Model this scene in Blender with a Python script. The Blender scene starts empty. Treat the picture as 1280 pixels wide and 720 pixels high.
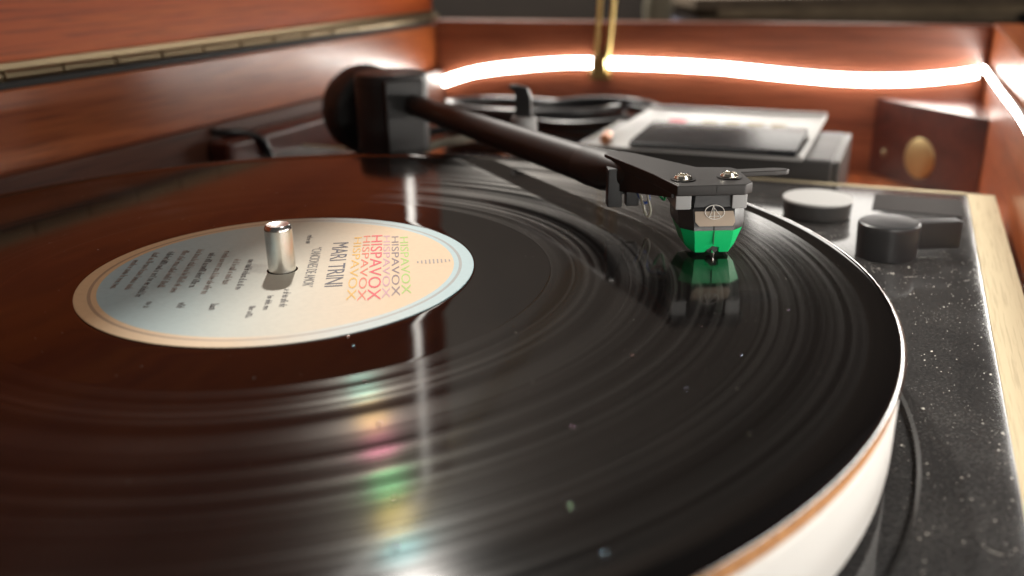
import bpy, bmesh, math, random
from mathutils import Vector, Matrix, Euler
random.seed(7)
S = 0.001                                   # everything below is written in millimetres
sc = bpy.context.scene
col = sc.collection

# ------------------------------------------------------------------ camera, world, lamps, exposure
cd = bpy.data.cameras.new('camera'); cam = bpy.data.objects.new('camera', cd); col.objects.link(cam)
sc.camera = cam
cd.sensor_width = 36; cd.lens = 31.765; cd.clip_start = 0.005; cd.clip_end = 50
rx = Vector((0.99986839, -0.00250969, -0.01602834)); ux = Vector((0.01591429, 0.34373195, 0.93893295)); fx = Vector((-0.00315302, 0.93906445, -0.34372665))
M = Matrix.Identity(4)
for i in range(3):
    M[i][0] = rx[i]; M[i][1] = ux[i]; M[i][2] = -fx[i]
M[0][3], M[1][3], M[2][3] = 0.06057, -0.22321, 0.07558
cam.matrix_world = M
cd.dof.use_dof = True; cd.dof.focus_distance = 0.240; cd.dof.aperture_fstop = 9.5

w = bpy.data.worlds.new('World'); sc.world = w; w.use_nodes = True
w.node_tree.nodes['Background'].inputs[0].default_value = (1.0, 0.93, 0.86, 1)
w.node_tree.nodes['Background'].inputs[1].default_value = 0.05

TH = math.atan2(-0.395, 0.919)              # the cabinet stands turned against the camera
def ab(A, B, z=0):                          # A = depth along the plinth's long side, B = towards its front
    return Vector((A*0.39489 + B*0.91873, A*0.91873 - B*0.39489, z))
def lamp(name, pos, power, radius, color):
    l = bpy.data.lights.new(name, 'POINT'); l.energy = power; l.shadow_soft_size = radius; l.color = color
    o = bpy.data.objects.new(name, l); col.objects.link(o); o.location = Vector(pos)*S
    return o
lamp('ceiling_lamp', ab(1300, -750, 1420), 200, 0.045, (1.0, 0.94, 0.86))       # high up behind the raised lid
lamp('room_lamp', (800, -200, 1350), 19, 0.04, (1.0, 0.92, 0.82))            # over the front of the cabinet

sc.view_settings.view_transform = 'Standard'; sc.view_settings.look = 'None'
sc.view_settings.exposure = 0.0; sc.view_settings.gamma = 1.0; sc.view_settings.use_curve_mapping = False
sc.render.resolution_x = 1024; sc.render.resolution_y = 576
sc.render.engine = 'CYCLES'

# ------------------------------------------------------------------ mesh helpers
OFF = {}
def tag(o, label=None, cat=None, group=None, kind=None):
    if label: o['label'] = label
    if cat: o['category'] = cat
    if group: o['group'] = group
    if kind: o['kind'] = kind
    return o
def root(name, loc, label, cat, rotz=0, group=None):
    o = bpy.data.objects.new(name, None); col.objects.link(o); o.empty_display_size = 0.02
    o.location = Vector(loc)*S; o.rotation_euler = (0, 0, rotz); OFF[o] = Vector(loc)
    return tag(o, label, cat, group)
def obj(name, bm, m, parent=None, smooth=30, loc=None):
    """link a bmesh given in mm as ONE mesh object"""
    me = bpy.data.meshes.new(name)
    off = OFF.get(parent, Vector((0, 0, 0))) if parent else Vector((0, 0, 0))
    if loc is not None: off = off + Vector(loc)
    bmesh.ops.recalc_face_normals(bm, faces=bm.faces[:])
    for v in bm.verts: v.co = (v.co - off)*S
    if smooth:
        for f in bm.faces: f.smooth = True
        for e in bm.edges:
            if len(e.link_faces) == 2 and e.calc_face_angle(0) > math.radians(smooth): e.smooth = False
    bm.to_mesh(me); bm.free()
    if m: me.materials.append(m)
    o = bpy.data.objects.new(name, me); col.objects.link(o)
    if smooth: o.modifiers.new('weighted_normal', 'WEIGHTED_NORMAL').keep_sharp = True
    if parent:
        o.parent = parent; OFF[o] = off
    if loc is not None:
        o.location = Vector(loc)*S
    return o
def nb(): return bmesh.new()
def bx(bm, x0, x1, y0, y1, z0, z1, bev=0, seg=2, T=None):
    n = len(bm.verts)
    t = bmesh.new(); bmesh.ops.create_cube(t, size=1)
    for v in t.verts: v.co = Vector(((x0+x1)/2+v.co.x*(x1-x0), (y0+y1)/2+v.co.y*(y1-y0), (z0+z1)/2+v.co.z*(z1-z0)))
    if bev: bmesh.ops.bevel(t, geom=t.edges[:], offset=bev, segments=seg, profile=0.5, affect='EDGES')
    if T is not None: t.transform(T)
    merge(bm, t); return bm
def merge(bm, t):
    me = bpy.data.meshes.new('tmp'); t.to_mesh(me); t.free(); bm.from_mesh(me); bpy.data.meshes.remove(me)
def prism(bm, pts, z0, z1, bev=0, T=None, seg=2):
    t = bmesh.new()
    lo = [t.verts.new((x, y, z0)) for x, y in pts]; hi = [t.verts.new((x, y, z1)) for x, y in pts]
    t.faces.new(lo[::-1]); t.faces.new(hi); n = len(pts)
    for i in range(n): t.faces.new((lo[i], lo[(i+1) % n], hi[(i+1) % n], hi[i]))
    if bev: bmesh.ops.bevel(t, geom=t.edges[:], offset=bev, segments=seg, profile=0.5, affect='EDGES')
    if T is not None: t.transform(T)
    merge(bm, t); return bm
def lathe(bm, prof, seg=96, T=None, closed=False):
    t = bmesh.new(); rings = []
    for r, z in prof:
        if r < 1e-6: rings.append([t.verts.new((0, 0, z))])
        else: rings.append([t.verts.new((r*math.cos(2*math.pi*i/seg), r*math.sin(2*math.pi*i/seg), z)) for i in range(seg)])
    pairs = list(zip(rings[:-1], rings[1:]))
    if closed: pairs.append((rings[-1], rings[0]))
    for A, B in pairs:
        for i in range(seg):
            j = (i+1) % seg
            if len(A) == 1 and len(B) == 1: continue
            if len(A) == 1: t.faces.new((A[0], B[i], B[j]))
            elif len(B) == 1: t.faces.new((A[i], A[j], B[0]))
            else: t.faces.new((A[i], A[j], B[j], B[i]))
    if T is not None: t.transform(T)
    merge(bm, t); return bm
def smoothpts(pts, n=6):
    P = [Vector(p) for p in pts]; out = []
    for i in range(len(P)-1):
        p0 = P[max(i-1, 0)]; p1 = P[i]; p2 = P[i+1]; p3 = P[min(i+2, len(P)-1)]
        for k in range(n):
            t = k/n
            out.append(0.5*((2*p1)+(p2-p0)*t+(2*p0-5*p1+4*p2-p3)*t*t+(-p0+3*p1-3*p2+p3)*t**3))
    out.append(P[-1]); return out
def tube(bm, pts, rad, seg=12, cap=True):
    t = bmesh.new(); P = [Vector(p) for p in pts]; n = len(P)
    R = rad if isinstance(rad, (list, tuple)) else [rad]*n
    up = Vector((0, 0, 1)); rings = []; prev = None
    for i in range(n):
        d = (P[min(i+1, n-1)]-P[max(i-1, 0)]).normalized()
        if prev is None:
            a = d.cross(up if abs(d.z) < .9 else Vector((1, 0, 0))).normalized()
        else:
            a = (prev - d*prev.dot(d)).normalized()
        prev = a; b = d.cross(a)
        rings.append([t.verts.new(P[i]+R[i]*(math.cos(2*math.pi*k/seg)*a+math.sin(2*math.pi*k/seg)*b)) for k in range(seg)])
    for A, B in zip(rings[:-1], rings[1:]):
        for k in range(seg):
            j = (k+1) % seg; t.faces.new((A[k], A[j], B[j], B[k]))
    if cap: t.faces.new(rings[0][::-1]); t.faces.new(rings[-1])
    merge(bm, t); return bm
def loft(bm, secs, cap=True):
    t = bmesh.new(); rings = [[t.verts.new(v) for v in s] for s in secs]; n = len(rings[0])
    for A, B in zip(rings[:-1], rings[1:]):
        for k in range(n):
            j = (k+1) % n; t.faces.new((A[k], A[j], B[j], B[k]))
    if cap: t.faces.new(rings[0][::-1]); t.faces.new(rings[-1])
    merge(bm, t); return bm
def frame(o, r, h, z=0):                    # local (r, h, z) -> world
    T = Matrix.Identity(4)
    T[0][0], T[1][0] = r; T[0][1], T[1][1] = h; T[0][3], T[1][3], T[2][3] = o[0], o[1], z
    return T
CT = Matrix.Rotation(TH, 4, 'Z')            # cabinet frame: x = front (B), y = depth (A)

# ------------------------------------------------------------------ materials
def mat(name, color=(.5, .5, .5), rough=.5, metal=0, coat=0, coat_rough=.05, spec=.5, **k):
    m = bpy.data.materials.new(name); m.use_nodes = True
    b = m.node_tree.nodes['Principled BSDF']
    b.inputs['Base Color'].default_value = (*color, 1); b.inputs['Roughness'].default_value = rough
    b.inputs['Metallic'].default_value = metal; b.inputs['Coat Weight'].default_value = coat
    b.inputs['Coat Roughness'].default_value = coat_rough; b.inputs['Specular IOR Level'].default_value = spec
    for kk, v in k.items(): b.inputs[kk].default_value = v
    return m
class N:
    def __init__(s, m): s.m = m; s.t = m.node_tree; s.b = s.t.nodes['Principled BSDF']
    def n(s, typ, **k):
        x = s.t.nodes.new(typ)
        for a, v in k.items():
            if a.startswith('i_'): x.inputs[a[2:].replace('_', ' ')].default_value = v
            else: setattr(x, a, v)
        return x
    def l(s, a, b): s.t.links.new(a, b)
    def math(s, op, a, b=None, c=None):
        x = s.n('ShaderNodeMath', operation=op)
        for i, v in enumerate((a, b, c)):
            if v is None: continue
            if isinstance(v, (int, float)): x.inputs[i].default_value = v
            else: s.l(v, x.inputs[i])
        return x.outputs[0]
    def ramp(s, f, stops, interp='LINEAR'):
        x = s.n('ShaderNodeValToRGB'); x.color_ramp.interpolation = interp
        e = x.color_ramp.elements
        while len(e) < len(stops): e.new(0.5)
        for i, (p, c) in enumerate(stops): e[i].position = p; e[i].color = (*c, 1) if len(c) == 3 else c
        s.l(f, x.inputs[0]); return x.outputs[0]
    def bump(s, h, strength, dist=0.001):
        x = s.n('ShaderNodeBump', i_Strength=strength, i_Distance=dist); s.l(h, x.inputs['Height']); s.l(x.outputs[0], s.b.inputs['Normal']); return x

def grain(name, dark, mid, light, axis=1, rough=.35, coat=.6, coat_rough=.12, scale=1.0, rotz=0, bump=.03, pore=.7):
    """varnished wood, grain along the object's axis 0 / 1 / 2"""
    m = mat(name, mid, rough, coat=coat, coat_rough=coat_rough); g = N(m)
    tc = g.n('ShaderNodeTexCoord'); mp = g.n('ShaderNodeMapping')
    sv = [60*scale]*3; sv[axis] = 3.0*scale; mp.inputs['Scale'].default_value = sv
    src = tc.outputs['Object']
    if rotz:
        mr = g.n('ShaderNodeMapping'); mr.inputs['Rotation'].default_value = (0, 0, rotz); g.l(src, mr.inputs['Vector']); src = mr.outputs[0]
    g.l(src, mp.inputs['Vector'])
    n1 = g.n('ShaderNodeTexNoise', i_Scale=1.0, i_Detail=7.0, i_Roughness=.65, i_Distortion=.6); g.l(mp.outputs[0], n1.inputs['Vector'])
    mp2 = g.n('ShaderNodeMapping'); sv = [900*scale]*3; sv[axis] = 26*scale; mp2.inputs['Scale'].default_value = sv
    g.l(src, mp2.inputs['Vector'])
    n2 = g.n('ShaderNodeTexNoise', i_Scale=1.0, i_Detail=3.0); g.l(mp2.outputs[0], n2.inputs['Vector'])
    c = g.ramp(n1.outputs[0], [(.3, dark), (.5, mid), (.72, light)])
    pores = g.ramp(n2.outputs[0], [(.36, (.45, .4, .4)), (.5, (1, 1, 1))])
    mx = g.n('ShaderNodeMix', data_type='RGBA', blend_type='MULTIPLY'); mx.inputs['Factor'].default_value = pore
    g.l(c, mx.inputs['A']); g.l(pores, mx.inputs['B']); g.l(mx.outputs['Result'], g.b.inputs['Base Color'])
    n3 = g.n('ShaderNodeTexNoise', i_Scale=45.0, i_Detail=4.0); g.l(tc.outputs['Object'], n3.inputs['Vector'])
    g.l(g.math('MULTIPLY_ADD', n3.outputs[0], .18, coat_rough-.06), g.b.inputs['Coat Roughness'])
    g.bump(n2.outputs[0], bump, .0004)
    return m
m_wood = grain('mahogany_along', (.23, .050, .013), (.38, .092, .023), (.50, .145, .038), axis=1, coat=.5, coat_rough=.2)
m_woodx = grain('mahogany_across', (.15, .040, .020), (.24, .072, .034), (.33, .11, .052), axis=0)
m_lid = grain('mahogany_lid', (.32, .050, .008), (.50, .092, .013), (.62, .14, .02), axis=1, coat=.04, coat_rough=.3, rough=.5)
m_block = grain('dark_mahogany', (.05, .012, .008), (.09, .020, .012), (.13, .033, .02), axis=0, coat=.5, coat_rough=.18)
m_rail = grain('brown_rail', (.07, .024, .014), (.11, .037, .02), (.16, .055, .03), axis=1, coat=.15, coat_rough=.35, rough=.5)
m_trim = grain('pale_ash', (.56, .48, .32), (.58, .50, .335), (.60, .52, .35), axis=1, rough=.8, coat=0, coat_rough=.35, scale=2.0, rotz=-TH, pore=.3)
m_trim.node_tree.nodes['Principled BSDF'].inputs['Specular IOR Level'].default_value = .08
m_brass = mat('brass', (.62, .47, .19), .32, 1.0)
m_hinge = mat('aged_brass', (.34, .27, .17), .42, 1.0)
m_steel = mat('polished_steel', (.86, .85, .82), .24, 1.0)
m_screw = mat('screw_steel', (.80, .76, .66), .22, 1.0)
m_black = mat('black_plastic', (.018, .018, .019), .38)
m_armblack = mat('black_anodised_arm', (.020, .017, .016), .46, spec=.35)
m_bear = mat('satin_black_casting', (.030, .030, .031), .40)
m_rubber = mat('black_rubber', (.02, .02, .02), .6)
m_grey = mat('grey_plastic', (.36, .36, .36), .45)
m_white = mat('white_plastic', (.44, .44, .43), .45)
m_dkgrey = mat('dark_grey_metal', (.045, .043, .042), .42, .2)
m_green = mat('green_plastic', (.008, .56, .17), .33)
m_dkgreen = mat('dark_green_seam', (.004, .12, .04), .5)
m_beige = mat('champagne_print', (.46, .37, .29), .42, .25)
m_logo = mat('white_print', (.85, .83, .78), .5)
m_tip = mat('cantilever_alloy', (.8, .78, .72), .25, 1.0)
m_cable = mat('black_cable', (.022, .022, .024), .3)
m_gcable = mat('pale_grey_cable', (.42, .39, .32), .45)
def emis(name, color, strength):
    m = mat(name, (.8, .8, .8), .5)
    b = m.node_tree.nodes['Principled BSDF']; b.inputs['Emission Color'].default_value = (*color, 1); b.inputs['Emission Strength'].default_value = strength
    return m
m_led = emis('led_diffuser', (1.0, .97, .90), 34.0)
m_led_front = emis('front_led_diffuser', (1.0, .97, .90), 66.0)
m_led2 = emis('lid_led_diffuser', (1.0, .93, .84), 5.5)

# fine grain/orange-peel on the plastics
for m, sc_, st in ((m_black, 900, .08), (m_bear, 700, .12), (m_armblack, 1400, .05), (m_white, 500, .03), (m_dkgrey, 900, .06)):
    g = N(m); tc = g.n('ShaderNodeTexCoord'); n = g.n('ShaderNodeTexNoise', i_Scale=float(sc_), i_Detail=3.0); g.l(tc.outputs['Object'], n.inputs['Vector'])
    g.bump(n.outputs[0], st, .0004)
    n2 = g.n('ShaderNodeTexNoise', i_Scale=60.0, i_Detail=5.0); g.l(tc.outputs['Object'], n2.inputs['Vector'])
    r0 = g.b.inputs['Roughness'].default_value
    g.l(g.math('MULTIPLY_ADD', n2.outputs[0], .22, r0-.11), g.b.inputs['Roughness'])

def gloss_black():
    m = mat('black_gloss_acrylic', (.012, .012, .013), .10); g = N(m)
    tc = g.n('ShaderNodeTexCoord')
    n = g.n('ShaderNodeTexNoise', i_Scale=28.0, i_Detail=6.0, i_Roughness=.65); g.l(tc.outputs['Object'], n.inputs['Vector'])
    n2 = g.n('ShaderNodeTexNoise', i_Scale=1500.0, i_Detail=2.0); g.l(tc.outputs['Object'], n2.inputs['Vector'])
    film = g.math('MULTIPLY', g.ramp(n.outputs[0], [(.3, (.3, .3, .3)), (.75, (1, 1, 1))]), g.ramp(n2.outputs[0], [(.42, (.25, .25, .25)), (.72, (1, 1, 1))]))
    mx = g.n('ShaderNodeMix', data_type='RGBA'); g.l(g.math('MULTIPLY', film, .14), mx.inputs['Factor'])
    mx.inputs['A'].default_value = (.012, .012, .013, 1); mx.inputs['B'].default_value = (.42, .40, .37, 1)
    g.l(mx.outputs['Result'], g.b.inputs['Base Color'])
    g.l(g.math('MULTIPLY_ADD', n.outputs[0], .10, .03), g.b.inputs['Roughness'])
    g.b.inputs['Sheen Roughness'].default_value = .22; g.b.inputs['Sheen Tint'].default_value = (.9, .88, .84, 1)
    g.l(g.math('MULTIPLY_ADD', film, .6, .22), g.b.inputs['Sheen Weight'])
    return m
m_plinth = gloss_black()
m_platter = mat('white_platter', (.52, .517, .50), .36)
def cork():
    m = mat('cork', (.36, .17, .06), .85); g = N(m); tc = g.n('ShaderNodeTexCoord')
    n = g.n('ShaderNodeTexVoronoi', i_Scale=900.0); g.l(tc.outputs['Object'], n.inputs['Vector'])
    g.l(g.ramp(n.outputs[0], [(0, (.15, .06, .02)), (.5, (.30, .14, .05)), (1, (.36, .18, .07))]), g.b.inputs['Base Color']); return m
m_cork = cork()

def vinyl(grooved):
    m = mat('vinyl_grooves' if grooved else 'vinyl_smooth', (.0035, .003, .003), .06, spec=.42); g = N(m)
    if not grooved:
        tc = g.n('ShaderNodeTexCoord'); n = g.n('ShaderNodeTexNoise', i_Scale=40.0, i_Detail=5.0); g.l(tc.outputs['Object'], n.inputs['Vector'])
        g.l(g.math('MULTIPLY_ADD', n.outputs[0], .06, .02), g.b.inputs['Roughness'])
        return m
    geo = g.n('ShaderNodeTexCoord'); sep = g.n('ShaderNodeSeparateXYZ'); g.l(geo.outputs['Object'], sep.inputs[0])
    rad = g.math('SQRT', g.math('ADD', g.math('MULTIPLY', sep.outputs[0], sep.outputs[0]), g.math('MULTIPLY', sep.outputs[1], sep.outputs[1])))
    def n1d(scale, detail):
        x = g.n('ShaderNodeTexNoise', noise_dimensions='1D', i_Scale=scale, i_Detail=detail); g.l(rad, x.inputs['W']); return x.outputs[0]
    band = n1d(170.0, 2.0); fine = n1d(2600.0, 2.0)
    tan = g.n('ShaderNodeTangent', direction_type='RADIAL', axis='Z')
    # the flat lands mirror, the groove walls scatter across the groove
    mid = n1d(650.0, 2.0)
    amp = g.math('MULTIPLY', g.math('MULTIPLY', g.ramp(band, [(.33, (.12, .12, .12)), (.62, (1, 1, 1))]), g.ramp(mid, [(.35, (.25, .25, .25)), (.65, (1.3, 1.3, 1.3))])), g.math('MULTIPLY_ADD', fine, .9, .5))
    b = g.b; g.l(g.math('MULTIPLY_ADD', mid, .10, .04), b.inputs['Roughness']); b.inputs['Specular IOR Level'].default_value = .32
    def gl(color, rough, aniso, weight, tilt=0.0):
        x = g.n('ShaderNodeBsdfAnisotropic', distribution='GGX', i_Roughness=rough, i_Anisotropy=aniso)
        mx = g.n('ShaderNodeMix', data_type='RGBA'); mx.inputs['A'].default_value = (0, 0, 0, 1); mx.inputs['B'].default_value = (*[c*weight for c in color], 1)
        g.l(amp, mx.inputs['Factor']); mx.clamp_factor = False
        g.l(mx.outputs['Result'], x.inputs['Color']); g.l(tan.outputs[0], x.inputs['Tangent'])
        if tilt:
            cx = g.n('ShaderNodeCombineXYZ'); g.l(g.math('MULTIPLY', g.math('DIVIDE', sep.outputs[0], rad), tilt), cx.inputs[0]); g.l(g.math('MULTIPLY', g.math('DIVIDE', sep.outputs[1], rad), tilt), cx.inputs[1]); cx.inputs[2].default_value = 1
            nn = g.n('ShaderNodeVectorMath', operation='NORMALIZE'); g.l(cx.outputs[0], nn.inputs[0]); g.l(nn.outputs[0], x.inputs['Normal'])
        return x.outputs[0]
    sh = [gl((1, .95, .9), .46, .80, .004), gl((1, .97, .93), .27, .35, .024, .26), gl((1, .97, .93), .27, 0.0, .008, -.30)]
    hues = [(.15, .8, .9), (1, .75, .08), (.12, .9, .3), (1, .15, .4), (1, .55, .08), (.1, .7, .55)]
    for i, c in enumerate(hues):
        sh.append(gl(c, .10, -.35, .00045, .045+.021*i))
    cur = b.outputs[0]
    for s_ in sh:
        ad = g.n('ShaderNodeAddShader'); g.l(cur, ad.inputs[0]); g.l(s_, ad.inputs[1]); cur = ad.outputs[0]
    g.l(cur, g.t.nodes['Material Output'].inputs['Surface'])
    return m
m_groove = vinyl(True); m_vinyl = vinyl(False)

def paper_label():
    m = mat('printed_label', (.7, .6, .5), .55, spec=.35); g = N(m)
    tc = g.n('ShaderNodeTexCoord'); sep = g.n('ShaderNodeSeparateXYZ'); g.l(tc.outputs['Object'], sep.inputs[0])
    rad = g.math('SQRT', g.math('ADD', g.math('MULTIPLY', sep.outputs[0], sep.outputs[0]), g.math('MULTIPLY', sep.outputs[1], sep.outputs[1])))
    up = g.math('MULTIPLY_ADD', g.math('ADD', g.math('MULTIPLY', sep.outputs[0], .985), g.math('MULTIPLY', sep.outputs[1], .17)), 10.0, .5)
    PE = (.74, .53, .32); BL = (.40, .56, .60); MI = (.62, .59, .49)
    inner = g.ramp(up, [(.10, BL), (.30, (.46, .57, .57)), (.52, MI), (.78, PE)])
    ring = g.ramp(up, [(.10, PE), (.42, (.72, .56, .38)), (.66, (.55, .60, .58)), (.9, BL)])
    isring = g.math('GREATER_THAN', rad, .0447)
    line = g.math('MULTIPLY', g.math('GREATER_THAN', rad, .0460), g.math('LESS_THAN', rad, .0468))
    mx = g.n('ShaderNodeMix', data_type='RGBA'); g.l(isring, mx.inputs['Factor']); g.l(inner, mx.inputs['A']); g.l(ring, mx.inputs['B'])
    mx2 = g.n('ShaderNodeMix', data_type='RGBA'); g.l(g.math('MULTIPLY', line, .6), mx2.inputs['Factor']); g.l(mx.outputs['Result'], mx2.inputs['A']); mx2.inputs['B'].default_value = (.25, .17, .14, 1)
    n = g.n('ShaderNodeTexNoise', i_Scale=700.0, i_Detail=4.0); g.l(tc.outputs['Object'], n.inputs['Vector'])
    mx3 = g.n('ShaderNodeMix', data_type='RGBA', blend_type='MULTIPLY'); mx3.inputs['Factor'].default_value = .25
    g.l(mx2.outputs['Result'], mx3.inputs['A']); g.l(g.ramp(n.outputs[0], [(.3, (.8, .8, .8)), (.6, (1, 1, 1))]), mx3.inputs['B'])
    g.l(mx3.outputs['Result'], g.b.inputs['Base Color']); g.bump(n.outputs[0], .05, .0003)
    return m
m_label = paper_label()
def ink(name, c): return mat('ink_'+name, c, .55, spec=.3)

# ------------------------------------------------------------------ room behind (dim)
m_room = mat('room_wall_paint', (.055, .036, .026), .8)
def noisy(m, c0, c1, scale):
    g = N(m); tc = g.n('ShaderNodeTexCoord'); n = g.n('ShaderNodeTexNoise', i_Scale=scale, i_Detail=5.0); g.l(tc.outputs['Object'], n.inputs['Vector'])
    g.l(g.ramp(n.outputs[0], [(.3, c0), (.7, c1)]), g.b.inputs['Base Color'])
noisy(m_room, (.016, .011, .008), (.026, .018, .013), 6.0)
o = obj('wall', bx(nb(), -1900, 2600, 2200, 2220, -800, 1700), m_room, smooth=0, loc=(300, 2210, -800)); tag(o, kind='structure')
m_shelf = grain('dark_shelf_wood', (.02, .011, .007), (.033, .018, .011), (.05, .028, .017), axis=0)
t = root('side_table', (420, 1150, -800), 'dark wooden side table in the dim room behind the cabinet', 'table')
obj('tabletop', bx(nb(), -350, 1250, 950, 1450, -70, -40, 3), m_shelf, t)
for x in (-330, 1210):
    for y in (970, 1410): obj('leg', bx(nb(), x, x+35, y, y+35, -800, -70, 2), m_shelf, t)
sleeves = [(-40, -33, 285, 690, (.045, .05, .07)), (-33, -22, 300, 700, (.10, .075, .075)), (-22, -14, 290, 690, (.035, .035, .05)), (-14, -3, 310, 720, (.10, .08, .055)), (-3, 8, 330, 740, (.15, .12, .08)), (8, 22, 300, 735, (.09, .07, .05))]
names = ['bottom slate blue sleeve of the stack on the side table', 'mauve record sleeve, second from the bottom of the stack', 'dark navy record sleeve in the middle of the stack', 'brown record sleeve above the navy one in the stack', 'tan record sleeve, second from the top of the stack', 'worn brown record sleeve lying topmost on the stack']
for (z0, z1, x0, x1, c), nm in zip(sleeves, names):
    m = mat('sleeve_card', c, .6); noisy(m, tuple(v*1.8 for v in c), tuple(v*3.2 for v in c), 30.0)
    T = Matrix.Translation((500, 1120, 0)) @ Matrix.Rotation(random.uniform(-.03, .03), 4, 'Z') @ Matrix.Translation((-500, -1120, 0))
    o = obj('record_sleeve', bx(nb(), x0, x1, 1000, 1300, z0+.4, z1, .8, T=T), m, smooth=30, loc=((x0+x1)/2, 1150, z0)); tag(o, nm, 'record sleeve', 'record sleeves stacked on the side table')
m_jar = mat('olive_ceramic', (.34, .31, .23), .5)
o = obj('ceramic_jar', lathe(nb(), [(0, -40), (14, -40), (18, -34), (19, 10), (16, 30), (12, 34), (12, 40), (0, 40)], 32, Matrix.Translation((258, 1040, 0))), m_jar, loc=(258, 1040, -40)); tag(o, 'olive grey ceramic jar beside the stacked record sleeves', 'jar')
t = root('loudspeaker', (850, 1120, -40), 'black loudspeaker box in the dim room beside the sleeves', 'loudspeaker')
obj('enclosure', bx(nb(), 682, 960, 1010, 1260, -40, 330, 4), m_black, t)
obj('grille', bx(nb(), 692, 950, 1004, 1010.5, -30, 320, 2), mat('grille_cloth', (.012, .012, .013), .9), t)

t = root('table_lamp', (765, 1380, -40), 'lit table lamp with wide paper shade on the side table', 'lamp')
obj('base', lathe(nb(), [(0, -39.8), (62, -39.8), (64, -34), (58, -30), (12, -26), (9, -20), (9, 255), (0, 255)], 40, Matrix.Translation((765, 1380, 0))), m_jar, t)
obj('lamp_shade', bx(nb(), 500, 1030, 1330, 1430, 250, 395, 8, 3), emis('lit_paper_shade', (1.0, .95, .88), 3.6), t)
# ------------------------------------------------------------------ cabinet (frame: x = B towards the front, y = A away)
FZ = -66
cab = root('record_cabinet', (0, 0, FZ), 'open varnished mahogany record cabinet around the turntable', 'cabinet', TH)
def cobj(name, bm, m, parent=cab, smooth=30): return obj(name, bm, m, parent, smooth)
cobj('floor_panel', bx(nb(), -200, 190, -330, 468, FZ-12, FZ, .5), m_wood)
cobj('back_panel', bx(nb(), -214, -200, -330, 490, FZ-12, 27, 1.2), m_wood)
cobj('front_panel', bx(nb(), 190, 208, -330, 490, FZ-12, 31, 1.5), m_wood)
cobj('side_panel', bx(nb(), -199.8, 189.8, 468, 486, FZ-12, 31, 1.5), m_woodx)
cobj('back_rail', bx(nb(), -199.8, -192, -330, 467.8, FZ+.2, -6, 1.5), m_rail)
cobj('cable_batten', bx(nb(), -191.8, -176, 190, 335, FZ+.2, -12, 4, 4), m_block)
lid = cobj('lid', bx(nb(), -222, -206, -330, 478, 36, 385, 1.5), m_lid)
bm = nb(); bx(bm, -206.2, -203.2, -330, 476, 28.5, 37.5, .3)
hg = cobj('hinge', bm, m_hinge, lid)
kn0 = None
for i in range(27):
    if kn0 is None:
        kn0 = cobj('hinge_knuckle', lathe(nb(), [(0, -14.2), (2.0, -14.2), (2.2, -13.6), (2.2, 13.6), (2.0, 14.2), (0, 14.2)], 12, Matrix.Translation((-201.8, -318, 32.5)) @ Matrix.Rotation(math.pi/2, 4, 'X')), m_hinge, lid)
    else:
        k_ = kn0.copy(); col.objects.link(k_); k_.parent = lid; k_.location = (0, i*30*S, 0)
cobj('hinge_gap', bx(nb(), -205.9, -201, -330, 466, 27.1, 30.0), m_rubber, lid, 0)
# corner block with a brass cap
K = (189.7, 467.7)
bm = nb(); prism(bm, [(189.7, 396), (189.7, 467.7), (127, 467.7)], FZ+.2, -15, .8); blk = cobj('corner_block', bm, m_block)
c0 = Vector((189.7, 396, 0)); c1 = Vector((127, 467.7, 0)); d = (c1-c0).normalized(); nrm = Vector((d.y, -d.x, 0))
if nrm.y > 0: nrm = -nrm
def onblock(s, z): return c0 + (c1-c0)*s + Vector((0, 0, z))
def capmat(pos): 
    q = nrm.to_track_quat('Z', 'Y').to_matrix().to_4x4(); return Matrix.Translation(pos) @ q
cobj('brass_cap', lathe(nb(), [(0, 1.9), (6, 1.8), (10.6, 1.4), (12.6, .6), (13, -.4), (0, -.5)], 40, capmat(onblock(.52, -47))), mat('dull_brass', (.55, .44, .22), .48, .85), blk)
cobj('screw', lathe(nb(), [(0, 1.4), (1.6, 1.2), (2.6, .2), (2.6, -.3), (0, -.3)], 20, capmat(onblock(.86, -50))), m_hinge, blk)
# brass lid stay
stay = cobj('lid_stay', tube(tube(nb(), [(-66.5, 464, -4), (-64, 464, 40), (-60, 462, 120), (-190, 440, 330)], 1.9, 10), [(-58.5, 464, -4), (-54, 464, 40), (-50, 462, 120), (-182, 440, 334)], 1.9, 10), m_brass)
cobj('stay_bracket', bx(bx(nb(), -70, -55, 459.5, 467.8, -9, -3, .8), -68, -57, 458, 462, -5, 6, .8), m_brass, stay)

# LED strips
def ribbon(bm, pts, nrms, half, thick=1.6, sides=False):
    """flat band following pts (vertical, facing nrms)"""
    t = bmesh.new(); rows = []
    n = len(pts)
    for i, (p, q) in enumerate(zip(pts, nrms)):
        p = Vector(p); q = Vector(q); dd = (Vector(pts[min(i+1, n-1)])-Vector(pts[max(i-1, 0)])).normalized(); u = q.cross(dd).normalized()
        rows.append([t.verts.new(p+u*half), t.verts.new(p+u*half+q*thick), t.verts.new(p-u*half+q*thick), t.verts.new(p-u*half)])
    for A, B in zip(rows[:-1], rows[1:]):
        for k in range(4):
            j = (k+1) % 4; t.faces.new((A[k], A[j], B[j], B[k])).material_index = 0 if k == 1 or (sides and k != 3) else 1
    t.faces.new(rows[0][::-1]).material_index = 1; t.faces.new(rows[-1]).material_index = 1; merge(bm, t); return bm
far = [(-196, -17), (-162, -7), (-108, 0), (-71, 2), (-17, 2), (23, 1), (67, -2), (108, -4), (142, -3), (168, 0), (184, 3)]
P1 = smoothpts([(x, 466.0, z) for x, z in far], 5)
P2 = smoothpts([(188.0, 463, 6), (188, 420, 8), (188, 336, 10), (188, 237, 13), (188, 160, 12.5), (188, 60, 11), (188, -60, 10), (188, -180, 10)], 5)
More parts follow.
